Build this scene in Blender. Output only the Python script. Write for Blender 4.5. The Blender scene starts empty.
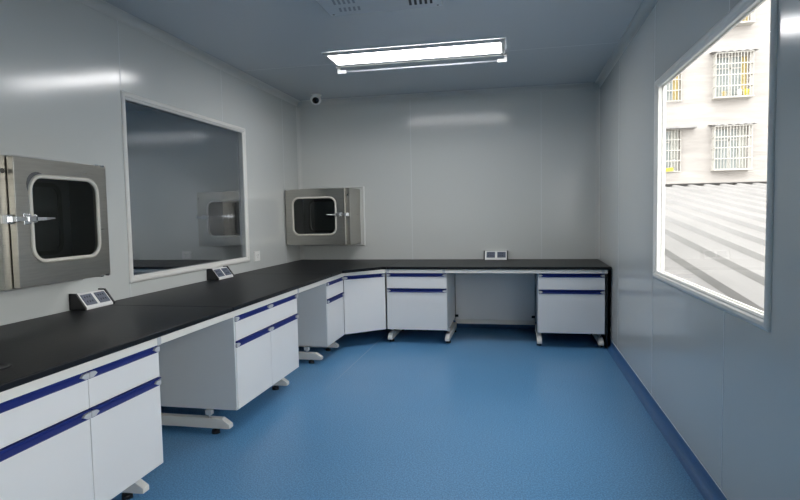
import bpy, math, random
from mathutils import Vector, Matrix
random.seed(7)
PI = math.pi
sc = bpy.context.scene
col = sc.collection

# ------------------------------------------------------------------ place
XL, XR, D, HC = -2.616, 0.883, 6.584, 2.721      # room faces
YN = -2.2                                         # wall behind the camera
XN = -7.2                                         # far wall of the adjoining room
CT = 0.80                                         # worktop height
DP = 0.948                                        # worktop depth
XF = XL + DP - 0.03                               # front plane of left cabinets
YF = D - DP + 0.03                                # front plane of back cabinets

# ------------------------------------------------------------------ materials
def mat(name, base, rough=0.5, metal=0.0, spec=0.5, coat=0.0, coat_rough=0.1,
        var=0.0, vscale=3.0, bump=0.0, bscale=4.0, stretch=(1, 1, 1), rvar=0.0, emit=None, estr=0):
    m = bpy.data.materials.new(name); m.use_nodes = True
    nt = m.node_tree; b = nt.nodes['Principled BSDF']
    b.inputs['Base Color'].default_value = (*base, 1)
    b.inputs['Roughness'].default_value = rough
    b.inputs['Metallic'].default_value = metal
    b.inputs['Specular IOR Level'].default_value = spec
    b.inputs['Coat Weight'].default_value = coat
    b.inputs['Coat Roughness'].default_value = coat_rough
    if emit:
        b.inputs['Emission Color'].default_value = (*emit, 1)
        b.inputs['Emission Strength'].default_value = estr
    if var or bump or rvar:
        tc = nt.nodes.new('ShaderNodeTexCoord'); mp = nt.nodes.new('ShaderNodeMapping')
        mp.inputs['Scale'].default_value = stretch
        nt.links.new(tc.outputs['Object'], mp.inputs['Vector'])
    if var or rvar:
        n = nt.nodes.new('ShaderNodeTexNoise'); n.inputs['Scale'].default_value = vscale
        n.inputs['Detail'].default_value = 5
        nt.links.new(mp.outputs[0], n.inputs['Vector'])
    if var:
        mr = nt.nodes.new('ShaderNodeMapRange')
        mr.inputs['From Min'].default_value = .3; mr.inputs['From Max'].default_value = .7
        mr.inputs['To Min'].default_value = 1 - var; mr.inputs['To Max'].default_value = 1 + var
        nt.links.new(n.outputs['Fac'], mr.inputs['Value'])
        mx = nt.nodes.new('ShaderNodeVectorMath'); mx.operation = 'SCALE'
        mx.inputs[0].default_value = base
        nt.links.new(mr.outputs[0], mx.inputs['Scale'])
        nt.links.new(mx.outputs[0], b.inputs['Base Color'])
    if rvar:
        mr2 = nt.nodes.new('ShaderNodeMapRange')
        mr2.inputs['To Min'].default_value = max(0, rough - rvar); mr2.inputs['To Max'].default_value = rough + rvar
        nt.links.new(n.outputs['Fac'], mr2.inputs['Value'])
        nt.links.new(mr2.outputs[0], b.inputs['Roughness'])
    if bump:
        n2 = nt.nodes.new('ShaderNodeTexNoise'); n2.inputs['Scale'].default_value = bscale
        n2.inputs['Detail'].default_value = 2
        nt.links.new(mp.outputs[0], n2.inputs['Vector'])
        bp = nt.nodes.new('ShaderNodeBump'); bp.inputs['Strength'].default_value = 1.0
        bp.inputs['Distance'].default_value = bump
        nt.links.new(n2.outputs['Fac'], bp.inputs['Height'])
        nt.links.new(bp.outputs[0], b.inputs['Normal'])
    return m

def glass(name, tint=(1, 1, 1), ior=1.5, boost=0.0, rough=0.0, edge=1.0):
    m = bpy.data.materials.new(name); m.use_nodes = True
    nt = m.node_tree; nt.nodes.clear()
    o = nt.nodes.new('ShaderNodeOutputMaterial'); mix = nt.nodes.new('ShaderNodeMixShader')
    t = nt.nodes.new('ShaderNodeBsdfTransparent'); t.inputs[0].default_value = (*tint, 1)
    g = nt.nodes.new('ShaderNodeBsdfGlossy'); g.inputs['Roughness'].default_value = rough
    ge = nt.nodes.new('ShaderNodeNewGeometry'); dt = nt.nodes.new('ShaderNodeVectorMath'); dt.operation = 'DOT_PRODUCT'
    nt.links.new(ge.outputs['Normal'], dt.inputs[0]); nt.links.new(ge.outputs['Incoming'], dt.inputs[1])
    def mth(op, a, b_=None, b=0.0):
        k = nt.nodes.new('ShaderNodeMath'); k.operation = op; nt.links.new(a, k.inputs[0]) if a else None
        if b_: nt.links.new(b_, k.inputs[1])
        else: k.inputs[1].default_value = b
        return k
    ab = mth('ABSOLUTE', dt.outputs['Value'])
    om = nt.nodes.new('ShaderNodeMath'); om.operation = 'SUBTRACT'; om.use_clamp = True; om.inputs[0].default_value = 1; nt.links.new(ab.outputs[0], om.inputs[1])
    pw = mth('POWER', om.outputs[0], b=5.0)
    r0 = ((ior-1)/(ior+1))**2
    ml = mth('MULTIPLY', pw.outputs[0], b=(1-r0)*edge); ad = mth('ADD', ml.outputs[0], b=r0+boost); ad.use_clamp = True
    nt.links.new(ad.outputs[0], mix.inputs[0])
    nt.links.new(t.outputs[0], mix.inputs[1]); nt.links.new(g.outputs[0], mix.inputs[2])
    nt.links.new(mix.outputs[0], o.inputs[0])
    return m

M = {}
M['wall'] = mat('painted_steel_panel', (.61, .63, .61), rough=.15, spec=.5, bump=.0014, bscale=1.1, rvar=.05, vscale=1.5)
M['ceil'] = mat('painted_steel_ceiling', (.54, .58, .61), rough=.22, spec=.5, bump=.003, bscale=1.0)
M['joint'] = mat('panel_joint', (.66, .69, .69), rough=.3)
M['alu'] = mat('white_aluminium', (.60, .61, .59), rough=.28, spec=.5)
M['alu_w'] = mat('window_aluminium', (.76, .75, .71), rough=.32)
M['cabwhite'] = mat('white_cabinet_steel', (.80, .79, .775), rough=.34, var=.015, vscale=2)
M['cabside'] = mat('grey_cabinet_steel', (.72, .73, .73), rough=.38, var=.015, vscale=2)
M['blue'] = mat('blue_handle', (.012, .026, .17), rough=.5, spec=.25)
M['greycap'] = mat('grey_plastic_cap', (.50, .51, .53), rough=.45)
M['cream'] = mat('cream_painted_steel', (.76, .735, .68), rough=.4)
M['black'] = mat('black_plastic', (.012, .012, .014), rough=.45)
M['top'] = mat('black_phenolic_top', (.006, .007, .009), rough=.40, spec=.22, bump=.0004, bscale=60, var=.15, vscale=6)
M['steel'] = mat('brushed_stainless', (.44, .425, .385), rough=.30, metal=1, var=.06, vscale=9, stretch=(1, 1, 12), rvar=.06)
M['chrome'] = mat('polished_chrome', (.70, .71, .72), rough=.14, metal=1)
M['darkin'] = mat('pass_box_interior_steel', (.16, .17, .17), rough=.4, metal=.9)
M['gasket'] = mat('cream_rubber_gasket', (.70, .67, .59), rough=.55)
M['smear'] = mat('sealant_smear', (.10, .105, .11), rough=.5, var=.3, vscale=40)
M['white'] = mat('white_plastic', (.86, .86, .84), rough=.4)
M['module'] = mat('blue_grey_module', (.10, .12, .17), rough=.4)
M['screw'] = mat('dark_screw', (.08, .08, .08), rough=.4, metal=.6)
M['lens'] = mat('black_lens', (.004, .004, .005), rough=.06)
M['diff'] = mat('lit_diffuser', (.9, .9, .9), rough=.4, emit=(1, .985, .99), estr=18)
M['tube'] = mat('unlit_tube_glass', (.34, .36, .40), rough=.2)
M['vent'] = mat('vent_white', (.62, .64, .66), rough=.4)
M['slot'] = mat('dark_slot', (.03, .03, .035), rough=.7)
M['glass_r'] = glass('clear_window_glass', (.98, .985, .98), 1.2, edge=.3)
M['glass_l'] = glass('tinted_partition_glass', (.865, .875, .885), 1.5)
M['glass_b'] = glass('pass_box_glass', (.45, .48, .46), 1.5)
M['glass_o'] = mat('old_window_glass', (.22, .245, .235), rough=.15, var=.2, vscale=2)
M['facade'] = mat('stained_white_plaster', (.355, .330, .306), rough=.9, var=.13, vscale=1.6, stretch=(.4, 1, 2.6), bump=.02, bscale=3)
M['ledge'] = mat('grey_concrete_ledge', (.30, .29, .285), rough=.9, var=.15, vscale=5)
M['bars'] = mat('white_painted_bars', (.44, .42, .38), rough=.5)
M['curtain'] = mat('yellow_curtain', (.45, .35, .14), rough=.9)
M['curt2'] = mat('pale_curtain', (.40, .40, .36), rough=.9)
M['yellow'] = mat('yellow_cloth', (.60, .52, .05), rough=.9)
M['darkroom'] = mat('dim_room_behind', (.30, .31, .31), rough=.9)
M['roof'] = mat('weathered_roof_sheet', (.170, .162, .155), rough=.6, var=.10, vscale=2.5, bump=.003, bscale=20, stretch=(1, .35, 1))
M['ground'] = mat('concrete_ground', (.25, .24, .23), rough=.9, var=.1, vscale=.8)

def floor_mat():
    m = mat('blue_vinyl', (.075, .205, .46), rough=.30, spec=.5)
    nt = m.node_tree; b = nt.nodes['Principled BSDF']
    tc = nt.nodes.new('ShaderNodeTexCoord')
    n = nt.nodes.new('ShaderNodeTexNoise'); n.inputs['Scale'].default_value = 120; n.inputs['Detail'].default_value = 3
    n2 = nt.nodes.new('ShaderNodeTexNoise'); n2.inputs['Scale'].default_value = 1.3; n2.inputs['Detail'].default_value = 4
    for k in (n, n2): nt.links.new(tc.outputs['Object'], k.inputs['Vector'])
    r = nt.nodes.new('ShaderNodeValToRGB')
    r.color_ramp.elements[0].position = .38; r.color_ramp.elements[0].color = (.066, .205, .40, 1)
    r.color_ramp.elements[1].position = .62; r.color_ramp.elements[1].color = (.145, .36, .61, 1)
    nt.links.new(n.outputs['Fac'], r.inputs[0])
    # faint welded seam along the sheet joint
    sp = nt.nodes.new('ShaderNodeSeparateXYZ'); nt.links.new(tc.outputs['Object'], sp.inputs[0])
    s = nt.nodes.new('ShaderNodeMath'); s.operation = 'ADD'; s.inputs[1].default_value = 1.45
    nt.links.new(sp.outputs['X'], s.inputs[0])
    a = nt.nodes.new('ShaderNodeMath'); a.operation = 'ABSOLUTE'; nt.links.new(s.outputs[0], a.inputs[0])
    c = nt.nodes.new('ShaderNodeMath'); c.operation = 'LESS_THAN'; c.inputs[1].default_value = .004
    nt.links.new(a.outputs[0], c.inputs[0])
    q = nt.nodes.new('ShaderNodeMath'); q.operation = 'MULTIPLY'; q.inputs[1].default_value = .45
    gm = nt.nodes.new('ShaderNodeMapRange'); gm.inputs['From Min'].default_value = 3.9; gm.inputs['From Max'].default_value = 5.4; gm.inputs['To Max'].default_value = .7
    nt.links.new(sp.outputs['Y'], gm.inputs['Value'])
    nt.links.new(gm.outputs[0], q.inputs[1])
    nt.links.new(c.outputs[0], q.inputs[0])
    mx = nt.nodes.new('ShaderNodeMixRGB'); mx.inputs[2].default_value = (.45, .5, .58, 1)
    nt.links.new(q.outputs[0], mx.inputs[0]); nt.links.new(r.outputs[0], mx.inputs[1])
    nt.links.new(mx.outputs[0], b.inputs['Base Color'])
    mr = nt.nodes.new('ShaderNodeMapRange'); mr.inputs['To Min'].default_value = .22; mr.inputs['To Max'].default_value = .42
    nt.links.new(n2.outputs['Fac'], mr.inputs['Value']); nt.links.new(mr.outputs[0], b.inputs['Roughness'])
    return m
M['floor'] = floor_mat()
M['cove'] = mat('blue_vinyl_cove_shaded', (.055, .15, .33), rough=.35, var=.08, vscale=80)  # same vinyl as the floor, shade from its angle put into the colour

# ------------------------------------------------------------------ mesh builder
class MB:
    def __init__(s): s.v = []; s.f = []; s.mi = []; s.sm = []
    def add(s, vs, fs, mi=0, smooth=False):
        o = len(s.v); s.v += [tuple(p) for p in vs]
        for f in fs: s.f.append(tuple(i + o for i in f)); s.mi.append(mi); s.sm.append(smooth)
        return s
    def box(s, a, b, mi=0):
        x0, y0, z0 = (min(a[i], b[i]) for i in range(3)); x1, y1, z1 = (max(a[i], b[i]) for i in range(3))
        return s.add([(x0,y0,z0),(x1,y0,z0),(x1,y1,z0),(x0,y1,z0),(x0,y0,z1),(x1,y0,z1),(x1,y1,z1),(x0,y1,z1)],
              [(0,3,2,1),(4,5,6,7),(0,1,5,4),(1,2,6,5),(2,3,7,6),(3,0,4,7)], mi)
    def prism(s, poly, axis, a, b, mi=0, smooth=False):
        """poly: 2D outline in the two other axes, in the order (x,y,z) minus axis"""
        n = len(poly); vs = []
        for t in (a, b):
            for p in poly:
                q = list(p); q.insert(axis, t); vs.append(q)
        fs = [tuple(range(n)), tuple(range(2*n-1, n-1, -1))]
        s.add(vs, fs, mi); o = len(s.v) - 2*n
        for i in range(n):
            j = (i+1) % n
            s.f.append((o+i, o+j, o+n+j, o+n+i)); s.mi.append(mi); s.sm.append(smooth)
        return s
    def cyl(s, p, q, r, r2=None, n=20, mi=0, caps=True):
        p = Vector(p); q = Vector(q); r2 = r if r2 is None else r2
        d = (q-p).normalized(); u = d.orthogonal().normalized(); w = d.cross(u)
        vs = []
        for c, rr in ((p, r), (q, r2)):
            for i in range(n):
                a = 2*PI*i/n; vs.append(c + u*math.cos(a)*rr + w*math.sin(a)*rr)
        o = len(s.v); s.add(vs, [], mi)
        for i in range(n):
            j = (i+1) % n
            s.f.append((o+i, o+j, o+n+j, o+n+i)); s.mi.append(mi); s.sm.append(True)
        if caps:
            s.f.append(tuple(o+i for i in range(n-1, -1, -1))); s.mi.append(mi); s.sm.append(False)
            s.f.append(tuple(o+n+i for i in range(n))); s.mi.append(mi); s.sm.append(False)
        return s
    def lathe(s, c, prof, axis=(0,0,1), n=28, mi=0):
        d = Vector(axis).normalized(); u = d.orthogonal().normalized(); w = d.cross(u); c = Vector(c)
        o = len(s.v); k = len(prof)
        for (r, h) in prof:
            for i in range(n):
                a = 2*PI*i/n; s.v.append(tuple(c + d*h + (u*math.cos(a)+w*math.sin(a))*max(r, 1e-5)))
        for j in range(k-1):
            for i in range(n):
                i2 = (i+1) % n
                s.f.append((o+j*n+i, o+j*n+i2, o+(j+1)*n+i2, o+(j+1)*n+i)); s.mi.append(mi); s.sm.append(True)
        return s
    def loft(s, rings, mi=0, closed=True, loop=False, smooth=False):
        """rings of equal length; connects successive rings"""
        n = len(rings[0]); o = len(s.v)
        for r in rings: s.v += [tuple(p) for p in r]
        R_ = len(rings)
        for j in range(R_ if loop else R_-1):
            j2 = (j+1) % R_
            for i in range(n if closed else n-1):
                i2 = (i+1) % n
                s.f.append((o+j*n+i, o+j*n+i2, o+j2*n+i2, o+j2*n+i)); s.mi.append(mi); s.sm.append(smooth)
        return s
    def build(s, name, m, parent=None, bevel=0, seg=2, fix=True):
        me = bpy.data.meshes.new(name); me.from_pydata(s.v, [], s.f)
        ms = m if isinstance(m, (list, tuple)) else [m]
        for k in ms: me.materials.append(k)
        for p, i, sm in zip(me.polygons, s.mi, s.sm): p.material_index = i; p.use_smooth = sm
        if fix:
            import bmesh
            bm = bmesh.new(); bm.from_mesh(me); bmesh.ops.recalc_face_normals(bm, faces=bm.faces); bm.to_mesh(me); bm.free()
        me.update()
        o = bpy.data.objects.new(name, me); col.objects.link(o)
        if parent: o.parent = parent
        if bevel:
            md = o.modifiers.new('bevel', 'BEVEL'); md.width = bevel; md.segments = seg
            md.limit_method = 'ANGLE'; md.angle_limit = math.radians(50)
        return o

def rrect(x0, x1, z0, z1, r, k=8):
    pts = []
    for cx, cz, a0 in ((x1-r, z1-r, 0), (x0+r, z1-r, PI/2), (x0+r, z0+r, PI), (x1-r, z0+r, 3*PI/2)):
        for i in range(k+1):
            a = a0 + PI/2*i/k
            pts.append((cx + r*math.cos(a), cz + r*math.sin(a)))
    return pts

def thing(name, label, cat, loc=(0,0,0), rz=0, group=None):
    o = bpy.data.objects.new(name, None); col.objects.link(o); o.empty_display_size = .1
    o.location = loc; o.rotation_euler = (0, 0, rz)
    o['label'] = label; o['category'] = cat
    if group: o['group'] = group
    return o
def tag(o, label, cat, group=None):
    o['label'] = label; o['category'] = cat
    if group: o['group'] = group
    return o
def struct(o): o['kind'] = 'structure'; return o
def setorigin(o, c):
    c = Vector(c)
    for v in o.data.vertices: v.co -= c
    o.location = c
    return o

# ------------------------------------------------------------------ SETTING
# floor, ceiling
struct(MB().box((XN-.1, YN-.1, -.12), (XR+.06, D+.1, 0)).build('floor', M['floor']))
c = MB().box((XN-.1, YN-.1, HC), (XR+.06, D+.1, HC+.12))
for y in (5.06,):
    c.box((XL, y-.0015, HC-.0008), (XR, y+.0015, HC), 1)
struct(c.build('ceiling', [M['ceil'], M['joint']]))

# window openings
LW = (3.45, 5.155, .93, 2.165)      # left partition window opening y0,y1,z0,z1
RW = (2.262, 3.945, .925, 2.125)    # right outside window
RW2 = (-1.9, 1.1, .925, 2.125)      # a second one behind the camera's shoulder
TL, TR = .06, .040

def wall_x(name, xa, xb, y0, y1, holes, seams, xs, sgn):
    m = MB(); ys = y0
    for (a, b, z0, z1) in holes:
        m.box((xa, ys, 0), (xb, a, HC)); m.box((xa, a, 0), (xb, b, z0)); m.box((xa, a, z1), (xb, b, HC)); ys = b
    m.box((xa, ys, 0), (xb, y1, HC))
    for s in seams:
        segs = [(.08, HC)]
        for (a, b, z0, z1) in holes:
            if a-.05 < s < b+.05: segs = [(.08, z0-.03), (z1+.03, HC)]
        for (u, v) in segs: m.box((xs, s-.0028, u), (xs+sgn*.0009, s+.0028, v), 1)
    return struct(m.build(name, [M['wall'], M['joint']]))
wall_x('wall_left', XL-TL, XL, YN, D, [LW], [0.72, 2.07, 3.42, 4.77, 6.12], XL, 1)
wall_x('wall_right', XR, XR+TR, YN, D, [RW2, RW], [-1.36, 1.34, 2.69, 4.03, 5.36], XR, -1)
m = MB().box((XN-.1, D, 0), (XR+TR, D+.1, HC))
for s in (-4.27, -3.0, -1.22, .263): m.box((s-.0028, D-.0009, .08), (s+.0028, D, HC), 1)
struct(m.build('wall_back', [M['wall'], M['joint']]))
struct(MB().box((XN-.1, YN-.1, 0), (XR+TR, YN, HC)).build('wall_front', M['wall']))
struct(MB().box((XN-.1, YN, 0), (XN, D, HC)).build('wall_outer_left', M['wall']))

# covings: ceiling and vertical corner (concave quarter rounds) and blue floor coving
def cove_profile(r, n=7):
    # from (r,0) to (0,r) hugging the corner at (0,0), concave towards the room
    arc = [(r - r*math.sin(PI/2*i/n), r - r*math.cos(PI/2*i/n)) for i in range(n+1)]
    return arc   # (dist from wall A, dist from wall B)
def cove(name, kind, r, m, lip=.006):
    mb = MB(); arc = cove_profile(r)
    lipt = .0015
    poly = [(r+lip, 0), (r+lip, lipt), (r, lipt)] + [(a+lipt*.5, b+lipt*.5) for a, b in arc[1:-1]] + [(lipt, r), (lipt, r+lip), (0, r+lip), (0, 0)]
    if kind == 'ceil_left':   mb.prism([(XL+a, HC-b) for a, b in poly], 1, YN, D, smooth=False)
    if kind == 'ceil_right':  mb.prism([(XR-a, HC-b) for a, b in poly], 1, YN, D)
    if kind == 'ceil_back':   mb.prism([(D-a, HC-b) for a, b in poly], 0, XL+.07, XR-.07)
    if kind == 'corner_left': mb.prism([(XL+a, D-b) for a, b in poly], 2, CT+.003, HC-.07)
    if kind == 'corner_right':mb.prism([(XR-a, D-b) for a, b in poly], 2, CT+.003, HC-.07)
    return struct(mb.build(name, m))
cove('trim_1', 'ceil_left', .05, M['alu']); cove('trim_2', 'ceil_right', .05, M['alu'])
cove('trim_3', 'ceil_back', .05, M['alu']); cove('trim_4', 'corner_left', .035, M['alu']); cove('trim_5', 'corner_right', .035, M['alu'])

def skirt(name, fn, axis, a, b):
    arc = [(.047 - .047*math.sin(PI/2*i/6)+.002, .047 - .047*math.cos(PI/2*i/6)+.0015) for i in range(7)]
    poly = [(.049, 0)] + arc + [(.002, .078), (0, .078), (0, 0)]
    mb = MB().prism([fn(p, q) for p, q in poly], axis, a, b)
    mb.prism([fn(p, q) for p, q in [(0, .078), (.0035, .078), (.0035, .082), (0, .082)]], axis, a, b, 1)
    return struct(mb.build(name, [M['cove'], M['joint']]))
skirt('baseboard_right', lambda p, q: (XR-p, q), 1, YN, D)
skirt('baseboard_left', lambda p, q: (XL+p, q), 1, YN, D)
skirt('baseboard_back', lambda p, q: (D-p, q), 0, XL+.05, XR-.05)

# windows
def win_frame(name, y0, y1, z0, z1, wface, sgn, wthick, panes, gm, fw=.036, m=None, reveal=True):
    """frame in a wall facing +/-x; sgn: direction into the room"""
    root = bpy.data.objects.new(name, None); col.objects.link(root); root.location = (wface, y0, z0); struct(root)
    m = m or M['alu']
    def prof(side, t):  # rounded face profile: (inward distance from opening edge, protrusion)
        return None
    def ring(off, x):   # rectangle grown by off at depth x
        return [(x, y0-off, z0-off), (x, y1+off, z0-off), (x, y1+off, z1+off), (x, y0-off, z1+off)]
    for face, s2, nm in ((wface, sgn, 'window_frame'), (wface - sgn*wthick, -sgn, 'window_frame')):
        mb = MB()
        rings = [ring(fw, face), ring(fw, face+s2*.006), ring(fw-.006, face+s2*.012), ring(fw*.55, face+s2*.015), ring(fw*.2, face+s2*.012),
                 ring(.0, face+s2*.004), ring(-.004, face+s2*.004), ring(-.012, face-s2*.002), ring(-.012, face-s2*.010), ring(0, face-s2*.010)]
        mb.loft([[(p[0]-wface, p[1]-y0, p[2]-z0) for p in r] for r in rings])
        mb.build(nm, m, root)
    # lining of the opening
    mb = MB()
    a, b = wface - sgn*.0105, wface - sgn*(wthick-.0105)
    rr = [ring(0, a), ring(0, b), ring(-.004, b), ring(-.004, a)]
    mb.loft([[(p[0]-wface, p[1]-y0, p[2]-z0) for p in r] for r in rr], loop=True)
    mb.build('window_lining', M['alu_w'], root)
    for px in panes:
        x = px - wface
        MB().box((x-.002, .005, .005), (x+.002, y1-y0-.005, z1-z0-.005)).build('pane', gm, root)
    return root
win_frame('window_1', *LW, XL, 1, TL, [XL-.012, XL-TL+.012], M['glass_l'], m=M['alu_w'])
win_frame('window_2', *RW, XR, -1, TR, [XR+TR*.5], M['glass_r'], m=M['alu_w'])
win_frame('window_3', *RW2, XR, -1, TR, [XR+TR*.5], M['glass_r'], m=M['alu_w'])

# ------------------------------------------------------------------ CABINETS
Z0, ZT = .147, .733
def handle(parent, x0, x1, z, label=None):
    """blue scooped pull along the top of a front, z = top edge"""
    pr = [(-.002, z-.0375), (-.006, z-.0375), (-.010, z-.033), (-.004, z-.026), (.004, z-.016), (.002, z-.006), (-.012, z-.004), (-.012, z), (.008, z), (.008, z-.0375)]
    h = MB().prism(pr, 0, x0+.004, x1-.004).build('handle', M['blue'], parent)
    for xe, s in ((x0+.002, 1), (x1-.002, -1)):
        q = MB()
        q.prism([(xe, z-.034), (xe+s*.020, z-.034), (xe+s*.042, z-.022), (xe+s*.030, z-.012), (xe, z-.010)], 1, -.0105, .0)
        q.build('end_cap', M['greycap'], h)
    return h
def front(name, parent, x0, x1, z0, z1):
    f = MB().box((x0+.002, -.002, z0), (x1-.002, .018, z1-.037)).build(name, M['cabwhite'], parent, bevel=.0015)
    handle(f, x0, x1, z1)
    return f
def cabinet(label, loc, rz, W, cols, dep=.74, wide_drawer=False, door_only=False, group='white lab cabinets with blue handles under the worktop', name='base_cabinet', inset=.014):
    t = thing(name, label, 'cabinet', loc, rz, group)
    cb = MB()
    cb.box((0, .018, Z0), (.018, dep, ZT)); cb.box((W-.018, .018, Z0), (W, dep, ZT))
    cb.box((.018, .02, Z0), (W-.018, dep, Z0+.018)); cb.box((.018, dep-.01, Z0+.018), (W-.018, dep, ZT)); cb.box((.018, .02, ZT-.018), (W-.018, dep-.01, ZT))
    cb.box((0, .002, Z0), (inset, .018, ZT)) if inset > .006 else None
    cb.build('body', M['cabside'], t)
    x0 = inset; w = (W - inset)/cols
    if door_only:
        front('door', t, x0, W, Z0+.001, ZT); return t
    if wide_drawer:
        f = MB().box((x0+.002, -.002, .575), (W-.002, .018, ZT-.037)).build('drawer', M['cabwhite'], t, bevel=.0015)
        for i in range(cols): handle(f, x0+i*w, x0+(i+1)*w, ZT)
    for i in range(cols):
        if not wide_drawer: front('drawer', t, x0+i*w, x0+(i+1)*w, .576, ZT)
        front('door', t, x0+i*w, x0+(i+1)*w, Z0+.001, .572)
    return t
cabinet('white base cabinet at lower left, nearest the camera, cut off by the picture edge', (XF, 1.475, 0), PI/2, .922, 2, inset=.004)
cabinet('wide white base cabinet standing alone between two open bays, one wide drawer over two doors', (XF, 3.14, 0), PI/2, 1.008, 2, wide_drawer=True)
cabinet('narrow white cabinet turned to the left bench, against the angled corner cabinet', (XF, 4.845, 0), PI/2, .505, 1)
p0 = Vector((XF, 5.358)); p1 = Vector((-1.342, YF))
dd = p1 - p0
# corner cabinet: tapered body fits between its two neighbours
t = thing('corner_cabinet', 'angled white corner cabinet with a single tall door and one blue handle', 'cabinet', (p0.x, p0.y, 0), math.atan2(dd.y, dd.x))
W = dd.length
ca = MB()
ang = math.atan2(dd.y, dd.x)
def loc2(x, y):
    v = Vector((x, y)) - p0; return (v.x*math.cos(ang)+v.y*math.sin(ang), -v.x*math.sin(ang)+v.y*math.cos(ang))
outl = [(0.004, .019), (W-.004, .019), loc2(-1.345, D-.25), loc2(XL+.25, D-.25), loc2(XL+.25, 5.362)]
ca.prism(outl, 2, Z0, ZT)
ca.build('body', M['cabside'], t)
front('door', t, .002, W-.002, Z0+.001, ZT)
cabinet('white cabinet under the back worktop, between the angled corner cabinet and the open bay', (-1.333, YF, 0), 0, .628, 1, inset=.004)
cabinet('rightmost white cabinet below the back worktop, beside the right wall', (.190, YF, 0), 0, .626, 1, inset=.004)

# ------------------------------------------------------------------ BENCH FRAMES
def frame_leg(parent, loc, rz, arm=True, bracket=True):
    """C-shaped leg in local coords: x across, y back from front"""
    c, s = math.cos(rz), math.sin(rz)
    def T(mb):
        mb.v = [(x*c-y*s+loc[0], x*s+y*c+loc[1], z) for x, y, z in mb.v]; return mb
    f = MB()
    f.prism([(.040, .038), (.06, .035), (.10, .035), (.75, .035), (.75, .098), (.12, .098), (.095, .098), (.040, .062)], 0, -.023, .023)
    T(f).build('foot_bar', M['cream'], parent, bevel=.003)
    l = MB().cyl((0, .145, .0), (0, .145, .022), .026, .024).cyl((0, .145, .022), (0, .145, .036), .012)
    T(l).build('leveling_foot', M['black'], parent)
    l = MB().cyl((0, .68, .0), (0, .68, .022), .026, .024).cyl((0, .68, .022), (0, .68, .036), .012)
    T(l).build('leveling_foot', M['black'], parent)
    if bracket:
        b = MB().box((-.016, .165, .116), (.016, .205, .146)).cyl((0, .185, .098), (0, .185, .12), .006)
        T(b).build('support_bracket', M['greycap'], parent)
def bench(label, loc=(0,0,0)):
    return thing('workbench', label, 'workbench', loc)
bl = bench('long cream steel frame with splayed feet carrying the left black worktop')
# front beam, split around the corner bevel
MB().box((XF-.02, .95, .7345), (XF+.021, 5.345, .771)).build('front_beam', M['cream'], bl, bevel=.002)
MB().box((XL+.10, .95, .7345), (XL+.14, 5.345, .771)).build('rear_beam', M['cream'], bl)
MB().box((XL+.10, .95, .09), (XL+.14, 5.345, .13)).build('rear_beam', M['cream'], bl)
cb = MB(); nrm = Vector((-dd.y, dd.x)).normalized()
q0 = p0 - nrm*.021; q1 = p1 - nrm*.021; q2 = p1 + nrm*.036; q3 = p0 + nrm*.036
cb.prism([tuple(q0), tuple(q1), tuple(q2), tuple(q3)], 2, .7345, .771)
cb.build('corner_beam', M['cream'], bl)
for y in (1.44, 2.315, 3.135, 4.02, 4.80, 5.27):
    frame_leg(bl, (XF, y), PI/2)
for y in (1.44, 2.43, 3.11, 4.178, 4.815):
    MB().box((XL+.095, y-.02, .036), (XL+.145, y+.02, .7345)).build('rear_post', M['cream'], bl)
for y in (2.377, 4.130):
    MB().box((XF-.03, y-.014, .7335), (XF+.0225, y+.014, .7718)).build('beam_joint', M['greycap'], bl)
bb = bench('cream steel frame with splayed feet carrying the back black worktop')
MB().box((-1.325, YF-.021, .7345), (.835, YF+.02, .771)).build('front_beam', M['cream'], bb, bevel=.002)
MB().box((-.70, D-.19, .08), (.185, D-.15, .127)).build('rear_beam', M['cream'], bb, bevel=.002)
for x in (-1.305, -.708, .205, .785):
    frame_leg(bb, (x, YF-.045), 0)
for x in (-1.309, -.730, .795):
    MB().box((x-.014, YF-.0225, .7335), (x+.014, YF+.03, .7718)).build('beam_joint', M['greycap'], bb)
for x in (-.755, .245):
    MB().box((x-.02, D-.145, .0), (x+.02, D-.10, .7345)).build('rear_post', M['cream'], bb)
p = thing('back_panel', 'pale grey removable panel closing the open bay under the back worktop', 'panel', (-.26, D-.17, .127))
MB().box((-.435, -.008, .001), (.440, .008, .60)).build('board', M['cabwhite'], p, bevel=.001)
for x in (-.425, .425):
    MB().box((x-.018, -.03, .03), (x+.018, -.009, .055)).build('clip', M['black'], p)

# ------------------------------------------------------------------ WORKTOPS
def slab(name, poly, label, z0=.7725, z1=.80):
    cx = sum(p[0] for p in poly)/len(poly); cy = sum(p[1] for p in poly)/len(poly)
    mb = MB().prism([(x-cx, y-cy) for x, y in poly], 2, z0-z0, z1-z0)
    o = mb.build(name, M['top'], bevel=.005, seg=3); o.location = (cx, cy, z0)
    return tag(o, label, 'worktop', 'black worktop slabs')
EX, EY = XL+DP, D-DP
S1, S2 = 3.08, 4.92
slab('worktop', [(XL+.003, .95), (EX, .95), (EX, S1), (XL+.003, S1)], 'black worktop slab at lower left, below the large pass box')
slab('worktop', [(XL+.003, S1+.001), (EX, S1+.001), (EX, S2), (XL+.003, S2)], 'black worktop slab along the left wall below the partition window')
slab('worktop', [(XL+.003, S2+.001), (EX, S2+.001), (EX, 5.235), (-1.372, EY), (-1.325, EY), (-1.325, D-.003), (XL+.003, D-.003)], 'black corner worktop slab with a cut-off inner corner, below the far pass box')
slab('worktop', [(-1.324, EY), (XR-.012, EY), (XR-.012, D-.003), (-1.324, D-.003)], 'long black worktop slab along the back wall, ending at the right wall')
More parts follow.
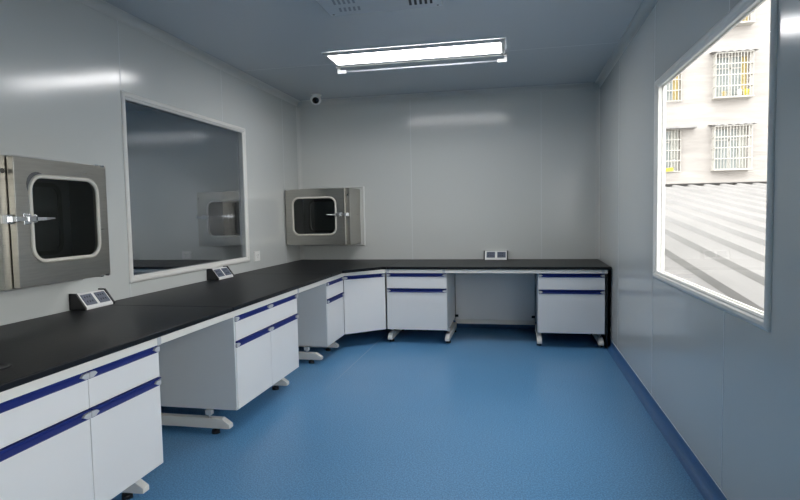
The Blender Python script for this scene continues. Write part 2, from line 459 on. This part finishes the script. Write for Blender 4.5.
# black board standing in for the dark gap between last cabinet and right wall
e = MB().box((0, 0, 0), (.018, .70, .70)).build('dark_gap_board', M['black']); e.location = (.832, YF+.06, .0)
tag(e, 'black upright board filling the dark gap between the rightmost cabinet and the right wall', 'board')
g = MB(); g.lathe((0, 0, 0), [(.0, .0005), (.050, .0005), (.052, .004), (.062, .004), (.064, .0005)], n=36)
g = g.build('cable_grommet', M['black']); g.location = (-1.885, 1.69, .8)
tag(g, 'flat black round grommet in the worktop at the left picture edge', 'grommet')

# ------------------------------------------------------------------ PASS BOXES
def pass_box(label, loc, rz, W, z0, z1, dep, mirror, uo, smear=False, group='stainless steel pass boxes'):
    t = thing('pass_box', label, 'pass box', (loc[0], loc[1], z0), rz, group)
    FL = .045; TH = .038; H = z1 - z0
    def mx(mb):
        if mirror: mb.v = [(-x, y, z) for x, y, z in mb.v]
        return mb
    # local: x 0 (hinge) .. W (latch edge of door) .. W+FL ; y negative = out of the wall
    X1 = W + FL
    sh = MB(); s = .004
    for a, b in (((0, -dep, 0), (X1, 0, s)), ((0, -dep, H-s), (X1, 0, H)), ((0, -dep, s), (s, 0, H-s)), ((X1-s, -dep, s), (X1, 0, H-s))):
        sh.box(a, b)
    hx0, hx1, hz0, hz1 = uo
    k = 8
    def rel(off): return rrect(hx0-off, hx1+off, hz0-z0-off, hz1-z0+off, .085+off, k)
    def outer(x0, x1, a, b):
        pts = []
        for i, (px, pz) in enumerate(rel(0)):
            q = i // (k+1); j = i % (k+1)
            # travel along the outer rectangle in step with the rounded opening
            cx, cz = ((x1, b), (x0, b), (x0, a), (x1, a))[q]
            f = j / k
            if q == 0: p = (x1, pz) if f < .5 else (px, b)
            elif q == 1: p = (px, b) if f < .5 else (x0, pz)
            elif q == 2: p = (x0, pz) if f < .5 else (px, a)
            else: p = (px, a) if f < .5 else (x1, pz)
            if j == k//2: p = (cx, cz)
            pts.append(p)
        return pts
    def plate(mb, x0, x1, a, b, ya, yb, off):
        o_ = outer(x0, x1, a, b); i_ = rel(off)
        mb.loft([[(x, ya, z) for x, z in o_], [(x, ya, z) for x, z in i_], [(x, yb, z) for x, z in i_], [(x, yb, z) for x, z in o_]], loop=True)
    plate(sh, s, X1-s, s, H-s, -dep, -dep+.003, .015)      # front flange of the body
    mx(sh).build('body', M['steel'], t)
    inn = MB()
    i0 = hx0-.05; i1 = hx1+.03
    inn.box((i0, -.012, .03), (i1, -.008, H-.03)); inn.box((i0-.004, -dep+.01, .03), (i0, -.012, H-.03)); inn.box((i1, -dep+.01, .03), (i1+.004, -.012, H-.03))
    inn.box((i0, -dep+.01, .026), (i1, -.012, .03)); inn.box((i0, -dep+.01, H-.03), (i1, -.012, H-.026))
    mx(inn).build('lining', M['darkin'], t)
    gk2 = MB(); r0 = rrect(hx0+.02, hx1-.02, hz0-z0+.02, hz1-z0-.02, .07, k); r1 = rrect(hx0+.045, hx1-.045, hz0-z0+.045, hz1-z0-.045, .05, k)
    gk2.loft([[(x, -.013, z) for x, z in r0], [(x, -.022, z) for x, z in r0], [(x, -.022, z) for x, z in r1], [(x, -.013, z) for x, z in r1]], loop=True)
    mx(gk2).build('rear_gasket', M['screw'], t)
    # wall flange
    fl = MB(); fo, fi = .055, .0
    def rc(off, y): return [(max(-off, -.012 if not mirror and loc[0] < -2.5 and rz == 0 else -off), y, -off*.62), (X1+off, y, -off*.62), (X1+off, y, H+off*.62), (max(-off, -.012 if not mirror and loc[0] < -2.5 and rz == 0 else -off), y, H+off*.62)]
    fl.loft([rc(fo, -.0012), rc(fo, -.014), rc(fo-.012, -.020), rc(fo-.03, -.012), rc(.001, -.012), rc(.001, -.001)], loop=True)
    mx(fl).build('wall_flange', M['alu'], t)
    # door
    d = MB(); plate(d, 0, W, .004, H-.004, -dep-.004-TH, -dep-.004, .0)
    dr = mx(d).build('door', M['steel'], t, bevel=.003)
    gk = MB(); yo = -dep-.004-TH
    a0 = rel(.004); a1 = rel(-.004); a2 = rel(-.014); a3 = rel(-.018)
    gk.loft([[(x, yo-.0005, z) for x, z in a0], [(x, yo-.008, z) for x, z in a1], [(x, yo-.008, z) for x, z in a2], [(x, yo+.002, z) for x, z in a3], [(x, yo+.010, z) for x, z in a3], [(x, yo+.010, z) for x, z in rel(-.001)], [(x, yo+.002, z) for x, z in rel(-.001)]], loop=True, smooth=True)
    mx(gk).build('gasket', M['gasket'], dr)
    pn = MB(); pp = rel(-.016); n = len(pp)
    pn.add([(x, yo+.006, z) for x, z in pp] , [tuple(range(n))])
    mx(pn).build('glass', M['glass_b'], dr)
    for zz in (.004, H-.004):
        sg = 1 if zz > .1 else -1
        hb = MB().box((.012, yo-.001, zz-.009 if sg > 0 else zz), (.045, yo+.03, zz+.002 if sg > 0 else zz+.009)).box((.060, yo-.001, zz-.005), (.085, yo+.03, zz+.003))
        hb.cyl((.006, yo+.015, zz-.014*sg), (.006, yo+.015, zz+.004*sg), .007)
        mx(hb).build('hinge', M['chrome'], dr)
    # latch: plate, lever and draw arm to the catch on the body flange
    la = MB(); zc = 1.345 - z0 if z1-z0 > .5 else H/2
    lx = W - .075
    la.prism([(lx-.045, zc-.018), (lx+.035, zc-.030), (lx+.040, zc+.028), (lx-.045, zc+.018)], 1, yo-.006, yo-.0005)
    la.box((lx-.02, yo-.026, zc-.014), (lx+.028, yo-.006, zc+.014))
    lt = mx(la).build('latch', M['chrome'], dr, bevel=.003)
    lv = MB().loft([[(lx-.02, yo-.03, zc-.009), (lx-.02, yo-.03, zc+.009), (lx-.02, yo-.018, zc+.009), (lx-.02, yo-.018, zc-.009)],
                    [(lx-.07, yo-.036, zc-.007), (lx-.07, yo-.036, zc+.008), (lx-.07, yo-.028, zc+.008), (lx-.07, yo-.028, zc-.007)],
                    [(lx-.13, yo-.030, zc+.000), (lx-.13, yo-.030, zc+.005), (lx-.13, yo-.026, zc+.005), (lx-.13, yo-.026, zc+.000)]])
    lv.build
    mx(lv).build('lever', M['chrome'], lt)
    am = MB().box((lx+.028, yo-.022, zc-.010), (W+.018, yo-.012, zc+.010))
    mx(am).build('arm', M['chrome'], lt)
    ct_ = MB().box((W+.008, -dep-.03, zc-.022), (W+FL-.006, -dep-.0005, zc+.022)).box((W+.004, yo-.026, zc-.014), (W+.024, -dep-.03, zc+.014))
    mx(ct_).build('catch', M['chrome'], t, bevel=.002)
    lk = MB().cyl((W+.022, -dep-.004, H-.075), (W+.022, -dep-.0004, H-.075), .012)
    mx(lk).build('lock_hole', M['lens'], t)
    if smear:
        sm = MB(); ra = rel(.003); rb = rel(.026)
        # around the upper latch-side corner
        idx = list(range(0, k+1))
        o_ = [(ra[i][0], yo-.0006, ra[i][1]) for i in idx]; u_ = []
        for i in idx:
            f = math.sin(PI*(i+.3)/(k+.6)); u_.append((ra[i][0]+(rb[i][0]-ra[i][0])*f, yo-.0006, ra[i][1]+(rb[i][1]-ra[i][1])*f))
        sm.loft([o_, u_], closed=False)
        mx(sm).build('sealant_smear', M['smear'], dr)['label'] = 'dark grey sealant smear beside the gasket'
    return t
pass_box('large stainless pass box on the left wall, left of the partition window', (XL, 2.925), PI/2, .625, 1.005, 1.652, .209, True, (.068, .545, 1.122, 1.568), smear=True)
pass_box('stainless pass box on the back wall in the far left corner, latch on right', (-2.600, D), 0, .706, 1.003, 1.642, .445, False, (.080, .606, 1.113, 1.548))
pass_box('dim stainless pass box seen through the tinted partition window, latch on left', (-3.03, D), 0, .69, .99, 1.64, .40, True, (.06, .585, 1.105, 1.535))

# ------------------------------------------------------------------ BENCH SOCKETS
def bench_socket(label, loc, rz, L):
    t = thing('bench_socket', label, 'socket', loc, rz, 'slanted double sockets on the worktop')
    prof = [(0, 0), (-.105, 0), (-.105, .012), (-.042, .092), (0, .092)]
    MB().prism(prof, 0, .006, L-.006).build('housing', M['white'], t, bevel=.002)
    pb = [(0, -.0), (-.108, -.0), (-.110, .014), (-.046, .099), (0, .099)]
    for a, b in ((-.004, .008), (L-.008, L+.004)):
        MB().prism(pb, 0, a, b).build('end_cheek', M['black'], t)
    # modules on the slope
    A = Vector((-.105, .012)); B = Vector((-.042, .092)); u = (B-A).normalized(); nn = Vector((-u.y, u.x))
    if nn.x > 0: nn = -nn
    def q(s, h): v = A + u*s + nn*h; return (v.x, v.y)
    w = (L - .012 - .03)/2
    for i in range(2):
        x0 = .006 + .010 + i*(w+.010)
        mo = MB().prism([q(.016, .0005), q(.016, .004), q(.092, .004), q(.092, .0005)], 0, x0+.012, x0+w-.004).build('socket_module', M['module'], t)
        sl = MB()
        for s0 in (.034, .066):
            for dx in (.03, .05, .07):
                if x0+dx+.006 < x0+w-.01:
                    sl.prism([q(s0, .0042), q(s0, .0048), q(s0+.012, .0048), q(s0+.012, .0042)], 0, x0+dx, x0+dx+.005)
        sl.build('pin_holes', M['lens'], mo)
    return t
bench_socket('slanted double socket on the black worktop below the large left pass box', (XL+.001, 2.875, CT), PI/2, .245)
bench_socket('slanted double socket on the worktop under the right end of the partition window', (XL+.001, 4.40, CT), PI/2, .272)
bench_socket('slanted double socket on the worktop at the back wall, above the open bay', (-.376, D-.001, CT), 0, .262)

def wall_socket(label, loc, rz):
    t = thing('wall_socket', label, 'socket', loc, rz)
    MB().box((0, -.012, 0), (.125, -.0005, .10)).build('plate', M['white'], t, bevel=.003)
    MB().box((.02, -.0145, .018), (.105, -.0122, .082)).build('socket_insert', M['white'], t, bevel=.001)
    h = MB()
    for dx, dz in ((.045, .055), (.075, .055), (.06, .035)): h.box((dx, -.0152, dz), (dx+.006, -.0146, dz+.012))
    h.build('pin_holes', M['screw'], t)
wall_socket('small white socket on the left wall between the partition window and the corner', (XL, 5.29, .885), PI/2)
wall_socket('small white socket in the adjoining room, seen through the partition window', (-4.245, D, .81), 0)

# ------------------------------------------------------------------ CEILING THINGS
def ceiling_light(label, x0, x1, y0, y1):
    cx, cy = (x0+x1)/2, (y0+y1)/2
    t = thing('ceiling_light', label, 'ceiling light', (cx, cy, HC))
    a, b = (x1-x0)/2, (y1-y0)/2
    def r(ox, oy, z): return [(-a+ox, -b+oy, z), (a-ox, -b+oy, z), (a-ox, b-oy, z), (-a+ox, b-oy, z)]
    ho = MB().loft([r(0, 0, -.001), r(0, 0, -.010), r(.006, .006, -.016), r(.035, .055, -.018), r(.037, .057, -.014)])
    ho.build('housing', M['alu'], t)
    def r2(z): 
        return [(-a+.036, -b+.056, z), (a-.040, -b+.056, z), (a-.040, b-.080, z), (-a+.036, b-.080, z)]
    df = MB().loft([r2(-.013), r2(-.019)]); o = len(df.v); df.f.append((o-4, o-3, o-2, o-1)); df.mi.append(0); df.sm.append(False)
    df.build('diffuser', M['diff'], t)
    ib = MB().box((-a+.036, b-.0795, -.0185), (a-.036, b-.02, -.012)).box((-a+.008, b-.02, -.026), (a-.008, b-.006, -.012)); ib.build('reflector_edge', M['alu'], t)
    # ultraviolet tube on its own small holders behind the housing
    y = b+.035
    for s in (-1, 1):
        hb = MB().box((s*(a-.005)-.012, y-.012, -.070), (s*(a-.005)+.012, y+.014, -.001)).box((s*(a-.005)-.012, b-.02, -.030), (s*(a-.005)+.012, y, -.012))
        hb.box((s*(a-.01), y-.013, -.070), (s*(a-.075), y+.013, -.044))
        hb.build('tube_holder', M['white'], t)
    MB().cyl((-a+.075, y, -.057), (a-.075, y, -.057), .0085).build('tube', M['tube'], t)
ceiling_light('slim lit ceiling lamp with a thin unlit tube along its far side', -1.625, -.090, 4.685, 5.11)
ceiling_light('lit ceiling lamp of the adjoining room near its back wall', -6.45, -5.0, 4.4, 4.895)
ceiling_light('unseen second ceiling lamp added to brighten the adjoining room, nearer the viewer', -6.45, -5.0, 1.6, 2.095)  # added lamp out of view, lifts the brightness of the adjoining room

def ceiling_vent(label, x0, x1, y0, y1):
    cx, cy = (x0+x1)/2, (y0+y1)/2; a, b = (x1-x0)/2, (y1-y0)/2
    t = thing('ceiling_vent', label, 'vent', (cx, cy, HC))
    def r(o, z): return [(-a+o, -b+o, z), (a-o, -b+o, z), (a-o, b-o, z), (-a+o, b-o, z)]
    mb = MB().loft([r(0, -.001), r(0, -.016), r(.006, -.020)]); o = len(mb.v); mb.f.append((o-4, o-3, o-2, o-1)); mb.mi.append(0); mb.sm.append(False)
    mb.build('panel', M['vent'], t)
    def slots(xa, xb, ya, yb, n, mi):
        w = (xb-xa)/n
        for i in range(n):
            x = xa + i*w
            s = MB(); sk = .012
            s.add([(x, ya, -.0206), (x+w*.5, ya, -.0206), (x+w*.5-sk, yb, -.0206), (x-sk, yb, -.0206), (x, ya, -.0200), (x+w*.5, ya, -.0200), (x+w*.5-sk, yb, -.0200), (x-sk, yb, -.0200)],
                  [(0,1,2,3), (4,7,6,5), (0,4,5,1), (1,5,6,2), (2,6,7,3), (3,7,4,0)])
            s.build('slot', M['slot' if mi else 'greydark'], t)
    slots(-a+.10, -a+.26, b-.14, b-.07, 5, 0); slots(-a+.10, -a+.26, b-.29, b-.20, 5, 0)
    slots(a-.20, a-.03, b-.17, b-.07, 5, 1)
    slots(-a+.10, -a+.26, -b+.07, -b+.15, 5, 0); slots(a-.20, a-.03, -b+.07, -b+.17, 5, 1)
    for sx in (-1, 1):
        for sy in (-1, 1):
            MB().cyl((sx*(a-.03), sy*(b-.03), -.0225), (sx*(a-.03), sy*(b-.03), -.0200), .007).build('screw', M['screw'], t)
M['greydark'] = mat('grey_slot', (.33, .35, .38), rough=.7)
ceiling_vent('square pale grey vent panel with slots on the ceiling at the top picture edge', -1.25, -.475, 3.04, 3.815)

t = thing('security_camera', 'small white security camera with black lens, under the ceiling in the far left corner', 'camera', (-2.245, 6.25, HC))
MB().lathe((0, 0, 0), [(.0, -.002), (.055, -.002), (.055, -.014), (.046, -.022), (.046, -.03), (0, -.03)]).build('mount', M['white'], t)
ax = Vector((.22, -.80, -.52)).normalized(); cc = Vector((-.01, 0, -.056))
bd = MB().lathe(cc, [(.0, -.056), (.028, -.052), (.047, -.036), (.060, -.008), (.062, .014), (.056, .026), (.046, .030), (.0, .030)], axis=ax)
bd.build('housing', M['white'], t)
MB().lathe(cc, [(.038, .0305), (.036, .034), (.024, .040), (.0, .042)], axis=ax).build('lens', M['lens'], t)

# ------------------------------------------------------------------ ADJOINING ROOM BENCH
wt = MB().prism([(0, 0), (3.0, 0), (3.0, .945), (0, .945)], 2, 0, .0275).build('worktop', M['top'], bevel=.005); wt.location = (-5.70, D-.948, .7725)
tag(wt, 'black worktop in the adjoining room, seen through the partition window', 'worktop', 'black worktop slabs')
bn = bench('cream steel frame under the worktop of the adjoining room')
MB().box((-5.65, YF-.004, .7345), (-2.74, YF+.036, .771)).build('front_beam', M['cream'], bn)
for x in (-5.6, -4.2, -2.8):
    frame_leg(bn, (x, YF), 0, bracket=False)
    MB().box((x-.02, YF+.70, .10), (x+.02, YF+.74, .772)).build('rear_post', M['cream'], bn)

# ------------------------------------------------------------------ OUTSIDE
# ribbed metal roof rising away from the window
r = math.radians(6.2); SP = .300
mb = MB(); prof = []; x = .99 + .0; X = 1.22
prof.append((.94, 0))
while X < 9.6:
    prof += [(X-.030, 0), (X, .036), (X+.065, .036), (X+.095, 0)]
    # shallow stiffener between ribs
    X += SP
prof.append((X-.05, 0))
Y0, Y1 = -2.6, 12.6
def zr(y): return .43 + math.tan(r)*y
def sk(i, px, y): return px if i == 0 else max(.94+.0004*i, px - .023*(y-4))   # the sheets run slightly askew to the room
top = [[(sk(i, px, y), y, zr(y)+pz) for i, (px, pz) in enumerate(prof)] for y in (Y0, Y1)]
bot = [[(sk(i, px, y), y, zr(y)+pz-.012) for i, (px, pz) in enumerate(prof)] for y in (Y0, Y1)]
mb.loft(top, closed=False)
mb.loft(bot[::-1], closed=False)
n = len(prof)
for k, y in enumerate((Y0, Y1)):
    mb.loft([top[k], bot[k]], closed=False)
ro = thing('sheet_roof', 'weathered pale ribbed metal roof rising outside the right window', 'roof', (5, 6, -4))
mb.v = [(a-5, b-6, c+4) for a, b, c in mb.v]
mb.build('roof_sheet', M['roof'], ro, fix=False)
w = MB().box((-3.95, 6.1, 0), (4.5, 6.25, 4+zr(12.1)-.1)).box((-3.95, -8.3, 0), (4.5, -8.15, 4+zr(-2.2)-.12))
w.build('support_wall', M['ledge'], ro)
# ridge capping pieces over the far ends of the ribs
rc = MB(); rc.prism([(Y1-6-.02, zr(Y1)+4.062), (Y1-6+.14, zr(Y1)+4.052), (Y1-6+.14, zr(Y1)+3.95), (Y1-6+.12, zr(Y1)+3.95), (Y1-6+.12, zr(Y1)+4.035), (Y1-6-.02, zr(Y1)+4.052)], 0, -4.0, 4.6)
rc.build('ridge_cap', M['roof'], ro)
gnd = MB().box((-30, -40, -4.2), (60, 70, -4.0)).build('ground', M['ground']); struct(gnd)

FY = 26.0
bld = thing('apartment_building', 'white plastered apartment building with caged windows seen through the right window', 'building', (8, FY, -4))
def B(mb): mb.v = [(x-8, y-FY, z+4) for x, y, z in mb.v]; return mb
# windows: (x0,x1,z0,z1)
wins = []
FH = 2.93
for k in range(-2, 5):
    zb = 2.95 + k*FH
    wins.append((7.96, 9.30, zb, zb+1.72, k)); wins.append((5.33, 6.70, zb, zb+1.72, k)); wins.append((11.4, 12.8, zb, zb+1.72, k))
m = MB(); cols_x = [(1.0, 5.33), (6.70, 7.96), (9.30, 11.4), (12.8, 17)]
for a, b in cols_x: m.box((a, FY, -4), (b, FY+.3, 17.5))
for a, b in ((5.33, 6.70), (7.96, 9.30), (11.4, 12.8)):
    z = -4
    for (x0, x1, z0, z1, k) in sorted([w_ for w_ in wins if w_[0] == a], key=lambda q_: q_[2]):
        m.box((a, FY, z), (b, FY+.3, z0)); z = z1
    m.box((a, FY, z), (b, FY+.3, 17.5))
B(m).build('facade_wall', M['facade'], bld)
B(MB().box((1.0, FY+.9, -4), (17, FY+1.0, 17.5))).build('inner_wall', M['darkroom'], bld)
rnd = random.Random(3)
for (x0, x1, z0, z1, k) in wins:
    wf = MB()
    for a, b in (((x0, z0), (x1, z0+.05)), ((x0, z1-.05), (x1, z1)), ((x0, z0+.05), (x0+.05, z1-.05)), ((x1-.05, z0+.05), (x1, z1-.05)), (((x0+x1)/2-.03, z0+.05), ((x0+x1)/2+.03, z1-.05)), ((x0+.05, z0+1.2), (x1-.05, z0+1.25))):
        wf.box((a[0], FY+.10, a[1]), (b[0], FY+.16, b[1]))
    f = B(wf).build('window', M['bars'], bld)
    pn = MB().box((x0+.05, FY+.12, z0+.05), ((x0+x1)/2-.03, FY+.13, z0+1.2)).box(((x0+x1)/2+.03, FY+.12, z0+.05), (x1-.05, FY+.13, z0+1.2)).box((x0+.05, FY+.12, z0+1.25), (x1-.05, FY+.13, z1-.05))
    B(pn).build('pane', M['glass_o'], f)
    cu = MB(); n = 7; cw = .2 if k >= 1 else .28; xs = x1-.06-cw
    for i in range(n):
        a = xs+cw*i/n; cu.box((a, FY+.085+.012*(i % 2), z0+.06), (a+cw/n, FY+.098+.012*(i % 2), z1-.06))
    B(cu).build('curtain', M['curtain' if k >= 1 else 'curt2'], f)
    # security cage
    cg = MB(); d0 = .42 if x0 > 7 else .10; yb = FY-d0; e = .018
    xa, xb = x0-.02, x1+.02
    nb = 13
    for i in range(nb):
        x = xa + (xb-xa)*i/(nb-1); cg.box((x-e*.6, yb-.012, z0-.02), (x+e*.6, yb+.012, z1+.04))
    nh = 5
    for i in range(nh):
        z = z0-.02 + (z1-z0+.04)*i/(nh-1)
        cg.box((xa-e, yb-e, z-e), (xb+e, yb+e, z+e))
        for x in (xa, xb): cg.box((x-e, yb, z-e*.8), (x+e, FY, z+e*.8))
    for x in (xa, xb):
        for j in range(1, 4): cg.box((x-e*.6, yb+d0*j/4-e*.6, z0-.02), (x+e*.6, yb+d0*j/4+e*.6, z1+.04))
    if x0 > 7: cg.box((xa-.04, yb-.03, z0-.06), (xb+.04, FY, z0-.02))
    B(cg).build('window_cage', M['bars'], bld)
    cn = MB(); n = 24
    if x0 > 7:
        X0, X1 = xa-.14, xb+.16; tp = []; bt = []
        for i in range(n+1):
            x = X0+(X1-X0)*i/n; zz = z1+.075+.02*math.sin(i*1.5)
            tp.append((x, zz))
        cn.loft([[(x, FY, z+.06) for x, z in tp], [(x, yb-.08, z) for x, z in tp], [(x, yb-.08, z-.02) for x, z in tp], [(x, FY, z+.03) for x, z in tp]], closed=False, loop=True)
        B(cn).build('canopy', M['ledge'], bld)
    elif k <= 0:
        cn.box((xa-.1, FY-.45, z1+.02), (xb+.55, FY, z1+.09)); B(cn).build('canopy', M['ledge'], bld)
for (x0, x1, z0, z1, k) in wins:   # things on the ledges inside two cages
    pass
cl = MB(); cl.loft([[(0, 0, 0), (.28, .02, .02), (.28, .06, .02), (0, .05, 0)], [(0, 0, -.14), (.28, .03, -.12), (.28, .06, -.12), (0, .05, -.14)]])
cl.add([], []); clo = cl.build('hung_cloth', M['yellow']); clo.location = (6.15, FY-.175, 3.07)
tag(clo, 'yellow cloth hung on the lower left window cage of the white building', 'cloth')
def pot(loc, s, m_, label):
    o = MB().lathe((0, 0, 0), [(0, 0), (.07*s, 0), (.10*s, .22*s), (.11*s, .24*s), (.09*s, .24*s), (.05*s, .26*s), (0, .30*s)]).build('flower_pot', m_); o.location = loc
    tag(o, label, 'pot')
pot((8.30, FY-.24, 5.86), .95, M['curtain'], 'small tan pot at left on the ledge of the upper caged window')
pot((8.87, FY-.24, 5.86), 1.1, M['white'], 'pale pot in the middle of the ledge of the upper caged window')
pot((9.12, FY-.24, 5.86), 1.15, M['yellow'], 'yellow pot at the right on the ledge of the upper caged window')

# ------------------------------------------------------------------ LIGHT
w = bpy.data.worlds.new('World'); sc.world = w; w.use_nodes = True
nt = w.node_tree; bg = nt.nodes['Background']
tc = nt.nodes.new('ShaderNodeTexCoord'); sp = nt.nodes.new('ShaderNodeSeparateXYZ'); rp = nt.nodes.new('ShaderNodeValToRGB')
rp.color_ramp.elements[0].position = .0; rp.color_ramp.elements[0].color = (.93, .93, .93, 1)
rp.color_ramp.elements[1].position = .9; rp.color_ramp.elements[1].color = (1.0, 1.0, 1.0, 1)
nt.links.new(tc.outputs['Generated'], sp.inputs[0]); nt.links.new(sp.outputs['Z'], rp.inputs[0]); nt.links.new(rp.outputs[0], bg.inputs[0])
bg.inputs[1].default_value = 4.7

# ------------------------------------------------------------------ CAMERA
cam = bpy.data.cameras.new('camera'); co = bpy.data.objects.new('camera', cam); col.objects.link(co); sc.camera = co
f_, yaw, pitch, roll, H = 566.135, .205471, .0627827, -.01855264, 1.33374
cy, sy = math.cos(yaw), math.sin(yaw); cp, sp_ = math.cos(pitch), math.sin(pitch)
F = Vector((-sy*cp, cy*cp, -sp_)); R_ = Vector((cy, sy, 0)); U = R_.cross(F)
cr, sr = math.cos(roll), math.sin(roll)
Rr = R_*cr + U*sr; Ur = -R_*sr + U*cr
mt = Matrix(((Rr.x, Ur.x, -F.x, 0), (Rr.y, Ur.y, -F.y, 0), (Rr.z, Ur.z, -F.z, H), (0, 0, 0, 1)))
co.matrix_world = mt
cam.sensor_width = 36; cam.lens = f_*36/800; cam.clip_end = 300; cam.clip_start = .05

sc.view_settings.view_transform = 'Standard'; sc.view_settings.look = 'None'
sc.view_settings.exposure = .32; sc.view_settings.gamma = 1; sc.view_settings.use_curve_mapping = False
